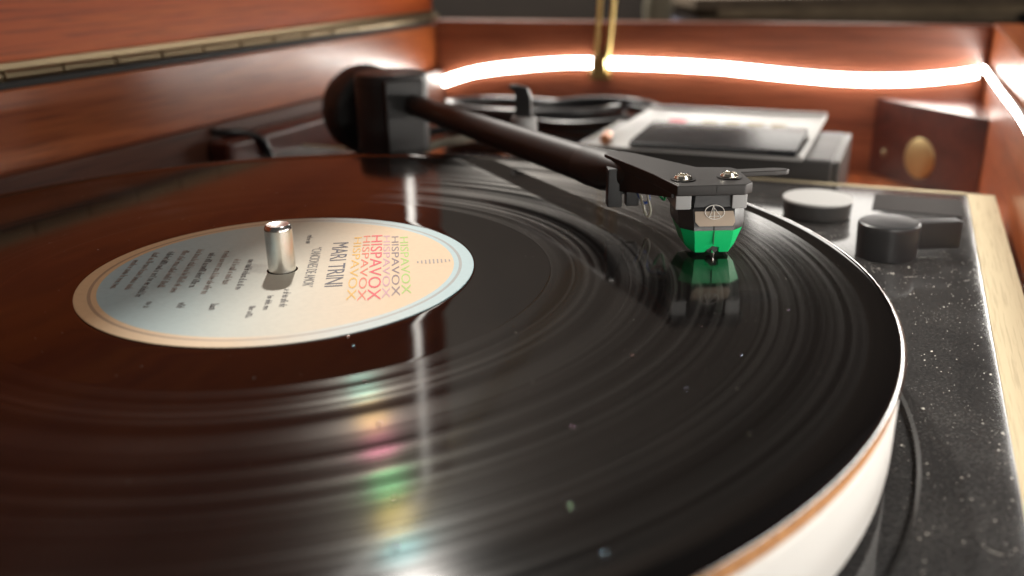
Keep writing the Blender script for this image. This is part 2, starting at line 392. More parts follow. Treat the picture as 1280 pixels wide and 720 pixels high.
ls = root('light_strip', ab(466, 0, -9), 'glowing white light strip along the side and front cabinet walls', 'light strip', TH)
OFF[ls] = Vector((0, 466, -9))
obj('diffuser', ribbon(nb(), P1, [(0, -1, 0)]*len(P1), 3.3, sides=True), m_led, ls).data.materials.append(m_white)
obj('diffuser', ribbon(nb(), P2, [(-1, 0, 0)]*len(P2), 1.7), m_led_front, ls).data.materials.append(m_white)
obj('clip', bx(bx(nb(), -68, -57, 463.3, 464.0, -5, 9, .2), -68, -57, 464.0, 467.8, 6.6, 8.5, .2), m_hinge, ls)
l2 = root('lid_light_strip', ab(418, -205, 60), 'white light strip around the inner face of the raised lid', 'light strip', TH)
OFF[l2] = Vector((-205, 418, 60))
P3 = [(-205.8, 424, z) for z in range(84, 372, 12)]; P4 = [(-205.8, y, 368) for y in range(420, -120, -20)]
obj('diffuser', ribbon(nb(), P3, [(1, 0, 0)]*len(P3), 4.0), m_led2, l2).data.materials.append(m_white)
obj('diffuser', ribbon(nb(), P4, [(1, 0, 0)]*len(P4), 4.0), m_led2, l2).data.materials.append(m_white)

# ------------------------------------------------------------------ turntable
PZ = -25.2
tt = root('turntable', (0, 0, FZ), 'black gloss turntable with pale edge and white platter', 'turntable')
RC = 155.6
def plinth_top():
    """sheet with a round recess for the platter, plus its rim and body"""
    t = bmesh.new(); n = 160
    x0, x1, y0, y1 = -176, 174.2, -196, 250.2
    zs = PZ
    inner, bev, low, outer = [], [], [], []
    for i in range(n):
        a_ = 2*math.pi*i/n; c, s_ = math.cos(a_), math.sin(a_)
        inner.append(t.verts.new(((RC+.8)*c, (RC+.8)*s_, zs))); bev.append(t.verts.new((RC*c, RC*s_, zs-.5))); low.append(t.verts.new((RC*c, RC*s_, zs-1.6)))
        k = min((x1 if c > 0 else x0)/c if abs(c) > 1e-9 else 1e9, (y1 if s_ > 0 else y0)/s_ if abs(s_) > 1e-9 else 1e9)
        outer.append(t.verts.new((k*c, k*s_, zs)))
    corners = [(x1, y1), (x0, y1), (x0, y0), (x1, y0)]
    for i in range(n):
        j = (i+1) % n
        t.faces.new((inner[i], outer[i], outer[j], inner[j])); t.faces.new((bev[i], inner[i], inner[j], bev[j])); t.faces.new((low[i], bev[i], bev[j], low[j]))
        for cx, cy in corners:
            A, B = outer[i].co, outer[j].co
            if (abs(A.x-cx) < 1e-4 and abs(B.y-cy) < 1e-4 or abs(A.y-cy) < 1e-4 and abs(B.x-cx) < 1e-4) and not (abs(A.x-B.x) < 1e-4 or abs(A.y-B.y) < 1e-4):
                t.faces.new((outer[i], t.verts.new((cx, cy, zs)), outer[j]))
    cen = t.verts.new((0, 0, zs-1.6))
    for i in range(n): t.faces.new((low[i], low[(i+1) % n], cen))
    t.transform(CT)
    return t
obj('top_sheet', plinth_top(), m_plinth, tt, 25)
obj('plinth', bx(nb(), -176, 174.2, -196, 250.2, -50, PZ-1.8, 0, T=CT), m_black, tt, 0)
obj('edge_trim', bx(nb(), 174.4, 185.2, -197, 253.0, -50, PZ+.03, 0, T=CT), m_trim, tt)
obj('edge_trim', bx(nb(), -176, 174.2, 250.4, 253.0, -50, PZ+.35, .3, T=CT), m_trim, tt)
for x in (-150, 150):
    for y in (-170, 225): obj('foot', lathe(nb(), [(0, FZ), (17, FZ), (18, FZ+3), (15, -50), (0, -50)], 32, CT @ Matrix.Translation((x, y, 0))), m_rubber, tt)
obj('platter', lathe(nb(), [(0, -23.6), (148.6, -23.6), (149.8, -22.6), (150.1, -20), (150.1, -7.2), (149.5, -5.9), (148.3, -5.4), (0, -5.4)], 256), m_platter, tt, 40)
obj('spindle', lathe(nb(), [(0, -6), (3.55, -6), (3.55, 11.0), (3.3, 11.9), (2.9, 12.3), (2.3, 12.2), (0, 11.6)], 40), m_steel, tt, 40)
# cork mat and record rest on the platter
o = obj('platter_mat', lathe(nb(), [(3.8, -5.3), (149.6, -5.3), (149.9, -5.0), (149.9, -2.8), (149.6, -2.5), (3.8, -2.5)], 200, closed=True), m_cork, None, 40, loc=(0, 0, -5.3)); tag(o, 'thin cork mat on the white platter under the record', 'platter mat')

rec = root('vinyl_record', (0, 0, -2.5), 'black vinyl record with orange and blue label on the platter', 'record')
# body: underside, rim, bead and run-in; grooves and run-out are separate rings
obj('rim', lathe(nb(), [(143.2, -.25), (144.4, -.05), (146.5, .10), (148.2, .12), (149.4, -.15), (150.2, -.7), (150.5, -1.2), (150.2, -1.8), (149.2, -2.3), (147, -2.45), (3.7, -2.45), (3.7, -.2), (50, -.2), (50, -.3)], 256), m_vinyl, rec, 50)
obj('groove_area', lathe(nb(), [(70, -.28), (90, -.26), (120, -.26), (143.2, -.25)], 256), m_groove, rec, 50)
obj('run_out', lathe(nb(), [(50, -.3), (51, -.2), (54, -.22), (60, -.25), (69.2, -.25), (70, -.28)], 200), m_vinyl, rec, 50)
lab = obj('label', lathe(nb(), [(4.0, -.12), (4.0, 0.0), (15.4, 0.0), (16.2, .035), (17.0, .035), (17.8, 0), (32.2, 0), (32.8, .035), (33.4, .035), (34, 0), (49.6, 0.0), (49.9, -.06), (49.9, -.22)], 160), m_label, rec, 50)
# printing
LU = Vector((.9925, .122, 0)); LR = Vector((.122, -.9925, 0))      # up and reading directions of the label
LT = Matrix.Identity(4)
for i in range(3): LT[i][0] = LR[i]; LT[i][1] = LU[i]
def print_text(name, body, x, y, h, width, mt, spacing=1.0, shear=0):
    c = bpy.data.curves.new('t', 'FONT'); c.body = body; c.size = 1; c.space_character = spacing; c.align_x = 'CENTER'; c.resolution_u = 3
    ob = bpy.data.objects.new('t', c); col.objects.link(ob); bpy.context.view_layer.update()
    me = bpy.data.meshes.new_from_object(ob.evaluated_get(bpy.context.evaluated_depsgraph_get()))
    bpy.data.objects.remove(ob); bm = nb(); bm.from_mesh(me); bpy.data.meshes.remove(me)
    xs = [v.co.x for v in bm.verts]; ys = [v.co.y for v in bm.verts]
    sx = width/(max(xs)-min(xs)); sy = h/(max(ys)-min(ys)); cx = (max(xs)+min(xs))/2; y0 = min(ys)
    for v in bm.verts:
        v.co = LT @ Vector(((v.co.x-cx)*sx+x, (v.co.y-y0)*sy+y, .06))
    return obj(name, bm, mt, lab, 0)
INK = ink('dark', (.035, .03, .06)); INKG = ink('grey', (.16, .15, .15)); INKS = ink('soft', (.33, .27, .24))
print_text('lettering', 'MARI TRINI', -3.0, 11.8, 4.4, 37, INK, .95)
print_text('lettering', '\u201cCANCIONES DE AMOR\u201d', -1.5, 6.3, 2.7, 33, INKG)
rows = [((.80, .42, .03), 17.6, 2.2, 52), ((.78, .12, .05), 20.2, 2.0, 54), ((.80, .02, .05), 22.5, 3.2, 54), ((.62, .30, .38), 26.0, 1.9, 52), ((.20, .13, .15), 28.3, 2.0, 50), ((.38, .62, .10), 30.7, 2.3, 48)]
for k, (c, y, h, wd) in enumerate(rows):
    print_text('lettering', 'HISPAVOX', 0.0, y, h, wd, ink('row', c), 1.0)
# small emblem above the name
bm = nb()
for i in range(9):
    hh = 1.1+2.3*math.sin(math.pi*(i+.5)/9) ; yy = 35.0+i*1.05
    pts = [Vector((-hh*.55, yy, .06)), Vector((hh*.55, yy, .06)), Vector((hh*.55, yy+.4, .06)), Vector((-hh*.55, yy+.4, .06))]
    bm.faces.new([bm.verts.new(LT @ q) for q in pts])
obj('emblem', bm, INKS, lab, 0)
def greek(name, cx, y, h, width, mt, sp=.5):
    """small print, too small to read: word-shaped strokes"""
    bm = nb(); x = cx-width/2
    while x < cx+width/2-.5:
        wl = random.choice((2, 3, 4, 5, 6, 7))
        for k in range(wl):
            if x > cx+width/2: break
            hh = h*random.choice((.62, .62, .7, 1.0)); ww = sp*random.uniform(.35, .62)
            q = [Vector((x, y, .06)), Vector((x+ww, y, .06)), Vector((x+ww, y+hh, .06)), Vector((x, y+hh, .06))]
            bm.faces.new([bm.verts.new(LT @ v) for v in q])
            if random.random() < .6:
                yb = y+random.choice((0, hh*.75, hh*.4)); q = [Vector((x, yb, .06)), Vector((x+sp*.8, yb, .06)), Vector((x+sp*.8, yb+h*.18, .06)), Vector((x, yb+h*.18, .06))]
                bm.faces.new([bm.verts.new(LT @ v) for v in q])
            x += sp
        x += sp*.9
    return obj(name, bm, mt, lab, 0)
greek('small_print', 22, 2.2, 1.9, 13, INKG, .7); greek('small_print', 24, -1.3, 1.5, 9, INKG, .7); greek('small_print', 30, -4.6, 1.4, 8, INKG, .7)
greek('small_print', -26, 4.0, 1.6, 9, INKG, .7)
for k in range(9):
    y = -10 - k*3.9; wd = (24, 20, 34, 28, 36, 31, 36, 30, 22)[k]; cx = (2, -1, -2, -4, -4, -6, -3, -6, -4)[k]
    greek('small_print', cx, y, 1.9, wd, INKS if k % 3 else INKG, .72)
    if k in (1, 3, 5): greek('small_print', 26-k, y, 1.9, 4, INKG, .72)

# -- tonearm
A0 = Vector((5.0, 228, 10.0)); A1 = Vector((84.0, 63.5, 12.6))
ad = (A1-A0).normalized(); ar = Vector((-ad.y, ad.x, 0)).normalized()*-1      # right side of the arm seen from the pivot... kept horizontal
bm = nb()
tube(bm, [A0, A0+ad*60, A0+ad*120, A1], [5.0, 5.1, 5.4, 5.9], 40)
arm = obj('tonearm', bm, m_armblack, tt, 40)
piv = Vector((2.0, 224, 0))
hdir = Vector((ad.x, ad.y, 0)).normalized(); hr = Vector((hdir.y, -hdir.x, 0))   # hr points to image-left/near side
def armT(o): 
    T = Matrix.Identity(4)
    for i in range(3): T[i][0] = hdir[i]; T[i][1] = hr[i]; T[i][2] = (0, 0, 1)[i]; T[i][3] = o[i]
    return T
# bearing housing: upright drum with a flat shoulder facing the tube
bm = nb(); lathe(bm, [(0, -13.5), (16.6, -13.5), (17.6, -12.6), (17.6, 22.6), (16.8, 24.2), (15, 24.6), (0, 24.6)], 72, Matrix.Translation(piv))
hs = obj('bearing_housing', bm, m_bear, arm, 35)
obj('housing_band', lathe(nb(), [(17.3, 18.9), (17.75, 18.9), (17.75, 19.5), (17.3, 19.5)], 72, Matrix.Translation(piv), closed=True), m_rubber, arm)
bm = nb(); bx(bm, 8, 19.4, -9.5, 9.5, -11.5, 22.4, 1.2, T=armT(piv)); obj('bearing_yoke', bm, m_bear, arm)
# counterweight: axis along the arm, domed back
wv = piv - hdir*37 + Vector((-1.5, 0, 0)) + Vector((0, 0, 1.2)); q = (-hdir).to_track_quat('Z', 'Y').to_matrix().to_4x4()
obj('counterweight', lathe(nb(), [(0, -17), (20.6, -17), (22.3, -15.4), (22.9, -10), (22.9, 4), (21.6, 9), (17.6, 13.5), (11, 16.4), (0, 17.6)], 72, Matrix.Translation(wv) @ q), m_rubber, arm, 35)
# groove rings on the counterweight
bm = nb()
for zz in (-11, -7, 5): lathe(bm, [(22.8, zz), (23.15, zz+.3), (23.15, zz+.9), (22.8, zz+1.2)], 72, Matrix.Translation(wv) @ q)
obj('counterweight_rings', bm, m_black, arm, 35)
obj('arm_post', lathe(nb(), [(0, PZ-.1), (24, PZ-.1), (24, PZ+2.4), (23, PZ+3.2), (14.5, PZ+3.4), (14.5, -13.4), (0, -13.4)], 56, Matrix.Translation(piv)), m_bear, tt, 35)

# -- headshell
HO = Vector((113.0, 14.7)); hr2 = Vector((1.0, .03)).normalized(); hh2 = Vector((hr2.y, -hr2.x)); HT = frame(HO, hr2, hh2)
# hanging frame: (r, h, z)
bm = nb()
plate = [(-10.5, 10.2), (7.4, 10.2), (9.9, 7.6), (10.0, -8), (8.6, -10.2), (-1.0, -10.8), (-14.6, -31.5), (-18.0, -35.5), (-22.0, -35.6), (-24.0, -32), (-14.2, -4)]
prism(bm, plate, 16.7, 19.6, .4, HT)
hsn = obj('headshell', bm, m_armblack, arm, 35)
def sec(c, rdir, hw, hhh, e=2.0, n=32):
    out = []
    for k in range(n):
        t_ = 2*math.pi*k/n; cx = math.copysign(abs(math.cos(t_))**(2/e), math.cos(t_)); sx = math.copysign(abs(math.sin(t_))**(2/e), math.sin(t_))
        out.append(Vector(c)+rdir*hw*cx+Vector((0, 0, 1))*hhh*sx)
    return out
rA = Vector((-ad.y, ad.x, 0)).normalized()
rB = -Vector((hr2.x, hr2.y, 0)); rA = rA if rA.dot(rB) > 0 else -rA
def mixr(t_): return (rA*(1-t_)+rB*t_).normalized()
E2 = A1 - ad*3
bm = nb()
loft(bm, [sec(E2, rA, 5.7, 5.7), sec(A1+ad*3, rA, 6.2, 6.2), sec(Vector((90.4, 50.5, 13.3)), mixr(.05), 7.0, 6.15, 2.4), sec(Vector((94.2, 43.5, 14.2)), mixr(.1), 7.0, 5.2, 2.8), sec(Vector((99, 35.5, 15.8)), mixr(.2), 6.2, 3.4, 3.0), sec(Vector((103, 29, 17.2)), mixr(.3), 5.6, 1.7, 3.0)])
obj('headshell_neck', bm, m_armblack, arm, 50)
bm = nb(); bx(bm, -24.0, -19.6, -27, -22.5, 5.4, 17.0, .4, T=HT); bx(bm, -18.6, -14.6, -26, -22, 5.8, 11.2, .4, T=HT); bx(bm, -23.6, -14.4, -30, -25.8, 8.5, 16.8, .4, T=HT)
def rs(h, r0, r1, z0, z1): return [HT @ Vector(q) for q in ((r0, h, z0), (r1, h, z0), (r1, h, z1), (r0, h, z1))]
sk = nb(); loft(sk, [rs(-35.2, -22.0, -18.5, 8.6, 17.0), rs(-31.6, -23.8, -19.5, 8.8, 17.0), rs(-4, -14.0, -10.5, 13.6, 17.0), rs(7, -11.2, -8, 15.7, 17.0)]); obj('side_skirt', sk, m_armblack, arm, 35)
obj('cable_exit', bm, m_black, arm)
# finger lift: thin bar leaving the side
bm = nb(); prism(bm, [(6.0, -9.6), (20.5, -10.4), (23.4, -10.1), (24.8, -8.6), (23.6, -7.3), (20.5, -6.8), (6.0, -5.6)], 17.6, 19.1, .3, HT)
obj('finger_lift', bm, m_armblack, arm)
# notch mark on the front edge
obj('front_mark', bx(nb(), -.18, .18, 10.05, 10.32, 17.8, 19.3, T=HT), m_rubber, arm, 0)
def screw(x, y):
    bm = nb(); T = HT @ Matrix.Translation((x, y, 0))
    lathe(bm, [(0, 20.2), (1.0, 20.2), (1.0, 20.9), (1.9, 20.75), (2.45, 20.2), (2.45, 19.6), (0, 19.6)], 24, T)
    for k in range(6):
        a_ = k*math.pi/3+.4; bx(bm, 1.55, 1.9, -.35, .35, 20.6, 21.0, .1, 1, T @ Matrix.Rotation(a_, 4, 'Z'))
    return obj('screw', bm, m_screw, arm, 35)
screw(-7.6, 3.4); screw(5.1, 2.0)
bm = nb(); lathe(bm, [(2.5, 19.62), (3.3, 19.62), (3.3, 19.9), (2.5, 19.9)], 24, HT @ Matrix.Translation((-7.6, 3.4, 0)), closed=True); obj('washer', bm, m_black, arm)
bm = nb(); lathe(bm, [(2.5, 19.62), (3.3, 19.62), (3.3, 19.9), (2.5, 19.9)], 24, HT @ Matrix.Translation((5.1, 2.0, 0)), closed=True); obj('washer', bm, m_black, arm)

# -- cartridge (screwed to the headshell)
def rings(bm, levels, T, cap=True):
    """levels: z, half width, front half width, front, extra front points (dz, dh)"""
    t = bmesh.new(); R = []
    for z, wv_, c, f, bk, nz, nh in levels:
        pts = [(-wv_, bk, z), (wv_, bk, z), (wv_, f-3.2, z), (c, f, z), (1.9, f, z), (0, f+nh, z+nz), (-1.9, f, z), (-c, f, z), (-wv_, f-3.2, z)]
        R.append([t.verts.new(q) for q in pts])
    n = len(R[0])
    for A, B in zip(R[:-1], R[1:]):
        for k in range(n): t.faces.new((A[k], A[(k+1) % n], B[(k+1) % n], B[k]))
    t.faces.new(R[0]); t.faces.new(R[-1][::-1]); t.transform(T); merge(bm, t); return bm
bm = nb()
rings(bm, [(16.8, 5.8, 4.6, 6.6, -6, 0, 0), (13.0, 6.1, 5.2, 7.4, -6, 0, 0), (12.5, 8.9, 5.6, 7.8, -6, 0, 0), (8.5, 8.7, 5.3, 9.2, -6, 0, 0), (7.1, 8.4, 5.3, 9.3, -6, 0, 0)], HT)
cart = obj('cartridge', bm, m_black, tt, 20); tag(cart, 'black phono cartridge with green stylus under the headshell')
for x0, x1 in ((-10.3, -6.1), (4.6, 8.6)): obj('mounting_ear', bx(nb(), x0, x1, -3.5, 8.2, 12.6, 16.75, .35, T=HT), m_grey, cart)
# champagne front facet, slightly proud
t = bmesh.new()
pf = [(-5.1, 8.05, 12.0), (5.1, 8.05, 12.0), (5.5, 9.0, 9.4), (4.9, 9.38, 8.3), (-4.0, 9.38, 8.3), (-5.0, 8.9, 9.4)]
fr = [t.verts.new(Vector(v)+Vector((0, .22, .08))) for v in pf]; bk = [t.verts.new(Vector(v)-Vector((0, .35, .1))) for v in pf]
t.faces.new(fr); t.faces.new(bk[::-1])
for k in range(6): t.faces.new((fr[k], bk[k], bk[(k+1) % 6], fr[(k+1) % 6]))
t.transform(HT); facet = obj('front_facet', t, m_beige, cart, 20)
# round emblem with a triangle, printed half on the facet
u1 = Vector((1, 0, 0)); u2 = (Vector((0, 8.05, 12.0))-Vector((0, 9.38, 8.3))).normalized(); nf = u1.cross(u2); nf = nf if nf.y > 0 else -nf
ec = Vector((0.1, 8.30, 11.85))
def fp(x, y): return HT @ (ec + u1*x + u2*y + nf*.22)
bm = nb()
tube(bm, [fp(2.55*math.cos(2*math.pi*k/40), 1.85*math.sin(2*math.pi*k/40)) for k in range(41)], .10, 6)
for p_, q_ in (((-1.5, -1.5), (-.2, 1.8)), ((-.2, 1.8), (-.2, -1.75)), ((-.2, 1.3), (1.6, -1.3)), ((-1.5, -1.05), (1.7, -1.05))):
    tube(bm, [fp(*p_), fp(*q_)], .09, 6)
obj('emblem', bm, m_logo, cart, 50)
# green stylus holder with a notch
bm = nb()
rings(bm, [(7.1, 8.3, 5.2, 9.35, -6, 0, .12), (4.6, 7.4, 4.9, 9.1, -5, 0, .15), (2.2, 6.7, 4.7, 8.5, -3, .4, -.1), (0.75, 5.4, 4.4, 8.0, 0, 2.2, -1.0)], HT)
sty = obj('stylus_holder', bm, m_green, cart, 20); tag(sty, 'bright green stylus holder')
obj('seam', bx(nb(), -.12, .12, 9.2, 9.62, 3.3, 7.0, T=HT), m_dkgreen, cart, 0)
obj('clip_line', bx(nb(), -.14, .14, 9.2, 9.5, 7.2, 8.4, T=HT), m_rubber, cart, 0)
bm = nb(); tube(bm, [HT @ Vector((0, 5.5, 2.3)), HT @ Vector((0, 9.6, .75))], [.42, .34], 12)
tube(bm, [HT @ Vector((0, 9.5, 1.05)), HT @ Vector((0, 9.6, .35)), HT @ Vector((0, 9.65, -.26))], [.36, .3, .05], 10)
obj('stylus', bm, m_tip, cart)
obj('stylus_pivot', lathe(nb(), [(0, 0), (1.3, 0), (1.5, .4), (1.5, 3.2), (0, 3.2)], 20, HT @ Matrix.Translation((0, 5.0, 1.9)) @ Matrix.Rotation(-math.pi/2, 4, 'X')), m_rubber, cart)
# four pin wires
wires = [((.66, .62, .52), [(-12.5, -27, 14), (-11.0, -22, 12.8), (-9.2, -20, 10.5), (-7.9, -19.4, 6.4), (-7.1, -19.3, 3.7), (-6.3, -19.0, 3.4), (-5.9, -18.8, 5.6), (-6.8, -18.6, 9.2), (-7.2, -17.5, 12), (-6, -13, 12.4), (-3.8, -8.5, 11)]),
         ((.04, .11, .46), [(-12, -27, 13.5), (-10.2, -22.5, 12.2), (-9.0, -20.6, 9.2), (-7.6, -20.2, 7.2), (-6.2, -20, 8.2), (-6.4, -19.4, 11.2), (-4.6, -15, 12.2), (-1.2, -8.5, 9.5)]),
         ((.02, .40, .14), [(-11.5, -27, 14.8), (-8.0, -21, 13.4), (-4.6, -20.4, 12.2), (-3.4, -20, 9.8), (-2.0, -19.6, 8.2), (-1.6, -18.5, 9.4), (-1.0, -13, 11.8), (1.4, -8.5, 11)]),
         ((.50, .03, .03), [(-11.5, -27, 13), (-7.5, -21, 12.6), (-4.5, -20.6, 12.9), (-2.4, -19.5, 12.0), (0, -13, 12.6), (3.6, -8.5, 9.5)]),
         ((.66, .62, .52), [(-15.0, -26.8, 15.5), (-14.2, -25.5, 13.0), (-12.8, -25, 11.6), (-11.2, -25.2, 12.6), (-10.2, -26.5, 14)])]
wires = [(c, [(x-5.9 if h < -12 else x, h if h < -12 else h+2.5, z) for x, h, z in pts]) for c, pts in wires]
for c, pts in wires:
    obj('wire', tube(nb(), [HT @ q for q in smoothpts(pts, 8)], .38, 8), mat('wire_sleeve', c, .4), cart)
for x, z in ((-3.8, 11), (-1.2, 9.5), (1.4, 11), (3.6, 9.5)): obj('pin', tube(nb(), [HT @ Vector((x, -9.0, z)), HT @ Vector((x, -5.8, z))], .6, 10), m_brass, cart)

# -- arm rest: tapered post with a hooked clip
rp = Vector((66, 197, 0))
obj('arm_rest', lathe(nb(), [(0, PZ-.1), (9, PZ-.1), (9, PZ+2.5), (6.6, PZ+4), (6.2, -6), (6.0, 5.2), (5.2, 6.4), (0, 6.6)], 40, Matrix.Translation(rp)), m_grey, tt, 35)
bm = nb(); q = CT.copy(); q.translation = rp
prism(bm, [(-3.9, 6.2), (3.6, 6.2), (3.6, 15), (2.0, 19.5), (-2.2, 20.6), (-6.4, 20.8), (-6.6, 19.4), (-3.8, 18.4), (-2.9, 16.5)], -3, 3, .5, Matrix.Translation(rp) @ Matrix.Rotation(math.radians(-8), 4, 'Z') @ Matrix.Rotation(math.pi/2, 4, 'X'))
obj('arm_clip', bm, m_black, tt)

# -- matte dark patch painted in for a dark reflection in the dusty sheet
obj('dark_reflection', bx(nb(), 137, 172, 211, 238, PZ, PZ+.35, .12, T=CT), mat('reflection_black', (.03, .027, .026), .75, spec=.1), tt)
# -- lever knob
kp = Vector((191.5, 80, 0))
kn = obj('control_knob', lathe(nb(), [(0, PZ), (9.9, PZ), (10.1, PZ+.6), (10.4, -14.2), (10.1, -13.2), (9.3, -12.7), (0, -12.6)], 72, Matrix.Translation(kp)), m_black, tt, 35)
obj('lever', bx(nb(), 8, 25.4, -2.6, 2.6, PZ+2.2, -13.0, .6, T=Matrix.Translation(kp) @ Matrix.Rotation(math.radians(4), 4, 'Z')), m_black, kn)

# ------------------------------------------------------------------ loose things
pk = root('adaptor_puck', (184, 133, PZ), 'round silver topped record adaptor standing on the plinth', 'adaptor')
obj('body', lathe(nb(), [(0, PZ), (12.6, PZ), (13.2, PZ+.8), (13.4, -18.6), (0, -18.6)], 48, Matrix.Translation((184, 133, 0))), m_dkgrey, pk)
obj('top_disc', lathe(nb(), [(0, -18.6), (13.6, -18.6), (13.8, -18.2), (13.5, -17.6), (0, -17.4)], 48, Matrix.Translation((184, 133, 0))), mat('brushed_alu', (.42, .42, .41), .6, .2), pk)

# dark box behind the plinth with a pale tray and a black unit on it (cabinet frame)
db = root('metal_box', ab(300, 55, FZ), 'long dark grey metal box behind the plinth', 'box', TH); OFF[db] = Vector((55, 300, FZ))
obj('case', bx(nb(), -10, 117.5, 257, 335, FZ, -15.6, 2.0, 3), m_dkgrey, db)
obj('end_cap', bx(nb(), 117.3, 120.5, 258, 334, FZ+2, -16, 1.0), mat('box_end_grey', (.085, .082, .08), .4, .3), db)
tr = root('pale_tray', ab(320, 50, -15.6), 'pale grey tray lying on the dark metal box', 'tray', TH); OFF[tr] = Vector((50, 320, -15.6))
bm = nb(); bx(bm, -1, 104, 251, 376, -15.5, -14.0, .5)
obj('plate', bm, m_white, tr)
bm = nb(); bx(bm, -1, 104, 373.5, 376, -14.1, -12.2, .4); bx(bm, 101.8, 104, 251, 373.6, -14.1, -13.2, .3)
obj('rim', bm, m_white, tr)
bm = nb(); bx(bm, 21, 31, 322, 338, -14.0, -13.85); obj('printed_mark', bm, ink('red', (.62, .03, .07)), tr, 0)
for x, wd in ((40, 8), (53, 8), (65, 9), (78, 8)):
    bm = nb(); bx(bm, x, x+wd, 320, 338, -14.0, -13.85); obj('printed_mark', bm, ink('gold', (.30, .25, .15)), tr, 0)
bu = root('black_unit', ab(275, 60, -14.0), 'glossy black unit with rounded front lying on the pale tray', 'device', TH); OFF[bu] = Vector((60, 275, -14.0))
t = bmesh.new(); prof = [(251.9, -13.95), (250.9, -12.9), (251.2, -11.8), (253, -11.0), (285, -9.3), (300, -8.8), (302, -9.3), (302.6, -10.5), (302.6, -13.95)]
A_ = [t.verts.new((21, y, z)) for y, z in prof]; B_ = [t.verts.new((100.5, y, z)) for y, z in prof]
t.faces.new(A_); t.faces.new(B_[::-1])
for k in range(len(prof)): j = (k+1) % len(prof); t.faces.new((A_[k], A_[j], B_[j], B_[k]))
obj('case', t, mat('black_gloss_case', (.015, .016, .018), .22), bu, 35)
obj('display_window', bx(nb(), 26, 88, 250.7, 251.6, -13.3, -12.0, .1), mat('smoked_window', (.03, .03, .032), .08), bu)

# cables and power adapter on the cabinet floor (cabinet frame points)
def coil(name, cx, cy, z0, rx_, ry_, turns, rad, m, label, tilt=0, wob=5):
    pts = []
    for k in range(turns*14+1):
        a_ = 2*math.pi*k/14; e = 1+.06*math.sin(k*.9)
        pts.append(ab(cy+ry_*e*math.sin(a_), cx+rx_*e*math.cos(a_), z0+k/14*rad*2.05+tilt*math.sin(a_)+wob*.3*math.sin(k*.5)))
    o = obj(name, tube(nb(), smoothpts(pts, 3), rad, 10), m, None, 60, loc=ab(cy, cx, z0-rad)); tag(o, label, 'cable'); return o
coil('cable_coil', -88, 395, -62, 60, 42, 6, 3.6, m_cable, 'coiled thick black cable in the cabinet behind the arm rest')
coil('thin_cable_coil', -40, 378, -26, 44, 30, 2, 2.3, m_cable, 'thin black cable looped over the power adapter', tilt=4)
pa = root('power_adapter', ab(372, -45, FZ), 'chunky black power adapter behind the arm rest', 'power adapter', TH); OFF[pa] = Vector((-45, 372, FZ))
obj('case', bx(nb(), -78, -16, 345, 400, FZ, -29, 5, 4), mat('gloss_black_case', (.014, .015, .017), .18), pa)
obj('cable_sleeve', tube(nb(), [(-16.5, 372, -42), (-8, 372, -43), (0, 370, -46)], [4, 3.4, 2.6], 14), m_rubber, pa)
o = obj('signal_lead', tube(nb(), smoothpts([ab(238, -112, -22.5), ab(246, -94, -21.5), ab(250, -84, -18.5), ab(252, -72, -16), ab(258, -60, -14), ab(268, -52, -20), ab(280, -46, -36), ab(290, -44, -58), ab(300, -60, -63.4)], 8), 2.4, 12), m_gcable, None, 60, loc=ab(238, -112, -23)); tag(o, 'pale grey signal lead curling out behind the arm base', 'cable')
o = obj('dark_lead', tube(nb(), smoothpts([ab(240, -116, -18), ab(246, -98, -14), ab(252, -84, -11.5), ab(262, -66, -10), ab(274, -50, -14), ab(284, -36, -26), ab(292, -30, -50), ab(300, -44, -63.4)], 8), 2.2, 12), m_cable, None, 60, loc=ab(240, -116, -20)); tag(o, 'black signal lead curling above the pale one behind the arm', 'cable')
o = obj('batten_cable', tube(nb(), smoothpts([ab(196, -199, -8), ab(199, -188, -9.5), ab(208, -180, -11.2), ab(216, -174, -18), ab(222, -173.2, -40), ab(226, -174, -63.5)], 8), 2.2, 12), m_cable, None, 60, loc=ab(196, -199, -8)); tag(o, 'black cable hanging over the wooden batten at the back wall', 'cable')
pl = root('plug', ab(262, 4, -14), 'copper coloured plug lying on the pale tray corner', 'plug', TH); OFF[pl] = Vector((4, 262, -14))
TQ = Matrix.Translation((6, 262, -11.5)) @ Matrix.Rotation(math.radians(100), 4, 'Z') @ Matrix.Rotation(math.pi/2, 4, 'Y')
obj('shell', lathe(nb(), [(0, -8), (2.4, -8), (2.6, -7), (2.6, 4), (2.0, 7), (0, 7)], 24, TQ), mat('copper', (.62, .28, .15), .35, 1.0), pl)
obj('pin', lathe(nb(), [(0, 7), (1.1, 7), (1.1, 12), (.7, 13), (0, 13)], 16, TQ), m_steel, pl)

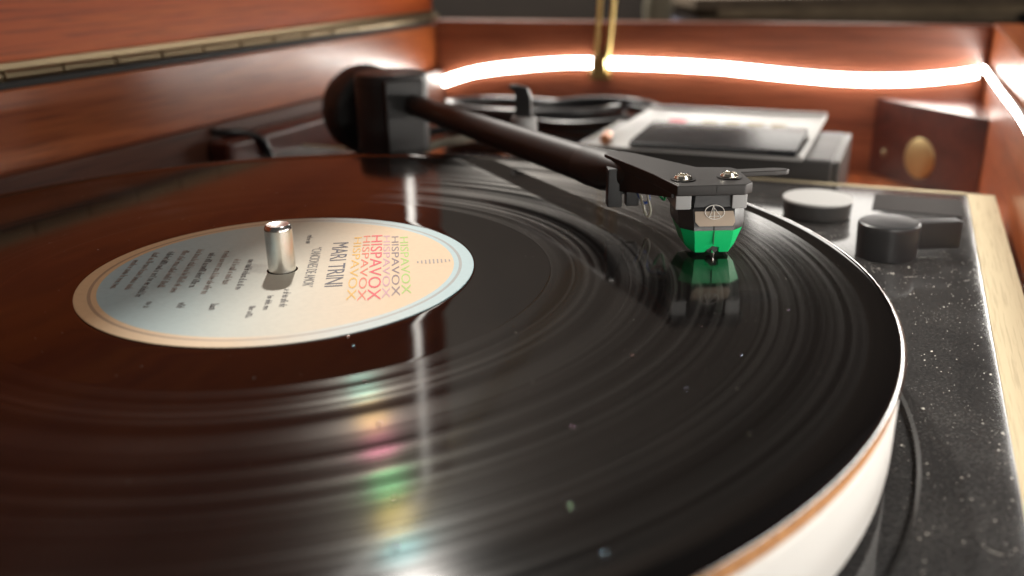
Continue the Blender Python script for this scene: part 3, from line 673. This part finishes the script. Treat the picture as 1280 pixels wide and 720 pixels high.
# ------------------------------------------------------------------ dust and glint beads
m_dust = mat('dust', (.80, .76, .68), .9)
def speck(bm, c, s):
    n = random.choice((4, 5, 6)); ph = random.random()*6.28; top = bm.verts.new((c[0], c[1], c[2]+s*.5))
    el = random.uniform(.5, 1); rot = random.random()*3.14; vs = []
    for k in range(n):
        a_ = ph+2*math.pi*k/n; rr = s*random.uniform(.6, 1.1); x, y = rr*math.cos(a_), rr*el*math.sin(a_)
        vs.append(bm.verts.new((c[0]+x*math.cos(rot)-y*math.sin(rot), c[1]+x*math.sin(rot)+y*math.cos(rot), c[2])))
    for k in range(n): bm.faces.new((vs[k], vs[(k+1) % n], top))
bm = nb(); cnt = 0
cl = [(random.uniform(-190, 245), random.uniform(100, 173), random.uniform(4, 16)) for _ in range(34)]
while cnt < 4600:
    if random.random() < .35:
        a_, b_, s_ = random.choice(cl) if random.random() < .6 else random.choice([(random.uniform(-190, 245), 172.5, 1.6), (149+random.uniform(-22, 22), 144+random.uniform(-18, 18), 3)]); A_ = random.gauss(a_, s_); B_ = random.gauss(b_, s_)
    else: A_ = random.uniform(-195, 249); B_ = random.uniform(60, 173.8)
    if not (-195 < A_ < 249 and B_ < 173.8): continue
    p = ab(A_, B_)
    r_ = math.hypot(p.x, p.y)
    if r_ < 151.5 or (RC-.6 < r_ < RC+1.2): continue
    if p.x < -100 or (p-kp).length < 11: continue
    speck(bm, (p.x, p.y, (PZ if r_ > RC else PZ-1.6)+.01), min(.55, .07*math.exp(random.gauss(0, .72)))); cnt += 1
for k in range(46):
    A_ = random.uniform(-190, 245); B_ = random.uniform(110, 172); p = ab(A_, B_)
    if math.hypot(p.x, p.y) < RC+3 or (p-kp).length < 16: continue
    an = random.random()*6.28; L = random.uniform(1.2, 4.5); cu = random.uniform(-1.2, 1.2)
    pts = [(p.x+L*(t_/6)*math.cos(an+cu*t_/6), p.y+L*(t_/6)*math.sin(an+cu*t_/6), PZ+.06+.1*math.sin(t_)) for t_ in range(7)]
    tube(bm, pts, .045, 4)
o = obj('plinth_dust', bm, m_dust, None, 0, loc=(160, 60, PZ)); tag(o, 'pale dust specks scattered over the black plinth', 'dust', kind='stuff')
bm = nb()
for k in range(520):
    a_ = random.random()*6.283; r_ = math.sqrt(random.uniform(52**2, 149**2))
    speck(bm, (r_*math.cos(a_), r_*math.sin(a_), -.2 if r_ < 143 else .02), min(.3, .045*math.exp(random.gauss(0, .5))))
o = obj('record_dust', bm, m_dust, None, 0, loc=(0, 0, 0)); tag(o, 'fine pale dust specks on the black record', 'dust', kind='stuff')

# coloured beads put in place of the rainbow glints off the grooves
m_gl = mat('glint_bead', (.8, .8, .8), .12, 1.0); g = N(m_gl)
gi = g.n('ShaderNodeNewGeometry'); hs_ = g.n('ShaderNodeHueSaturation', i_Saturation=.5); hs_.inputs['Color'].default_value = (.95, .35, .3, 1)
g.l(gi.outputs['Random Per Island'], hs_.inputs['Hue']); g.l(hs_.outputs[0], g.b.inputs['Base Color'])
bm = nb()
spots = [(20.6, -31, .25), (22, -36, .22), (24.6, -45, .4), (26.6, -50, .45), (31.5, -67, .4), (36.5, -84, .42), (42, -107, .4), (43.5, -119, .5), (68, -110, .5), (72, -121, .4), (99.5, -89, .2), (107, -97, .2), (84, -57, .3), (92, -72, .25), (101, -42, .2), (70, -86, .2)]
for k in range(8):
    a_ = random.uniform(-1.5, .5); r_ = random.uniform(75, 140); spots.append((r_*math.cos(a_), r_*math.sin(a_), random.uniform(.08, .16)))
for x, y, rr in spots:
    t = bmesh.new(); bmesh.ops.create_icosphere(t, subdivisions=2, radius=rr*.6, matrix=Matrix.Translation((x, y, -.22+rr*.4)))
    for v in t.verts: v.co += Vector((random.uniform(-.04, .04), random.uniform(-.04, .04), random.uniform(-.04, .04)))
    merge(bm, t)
o = obj('glint_beads', bm, m_gl, None, 60, loc=(60, -70, 0)); tag(o, 'tiny coloured beads standing in for rainbow glints on the grooves', 'dust', kind='stuff')
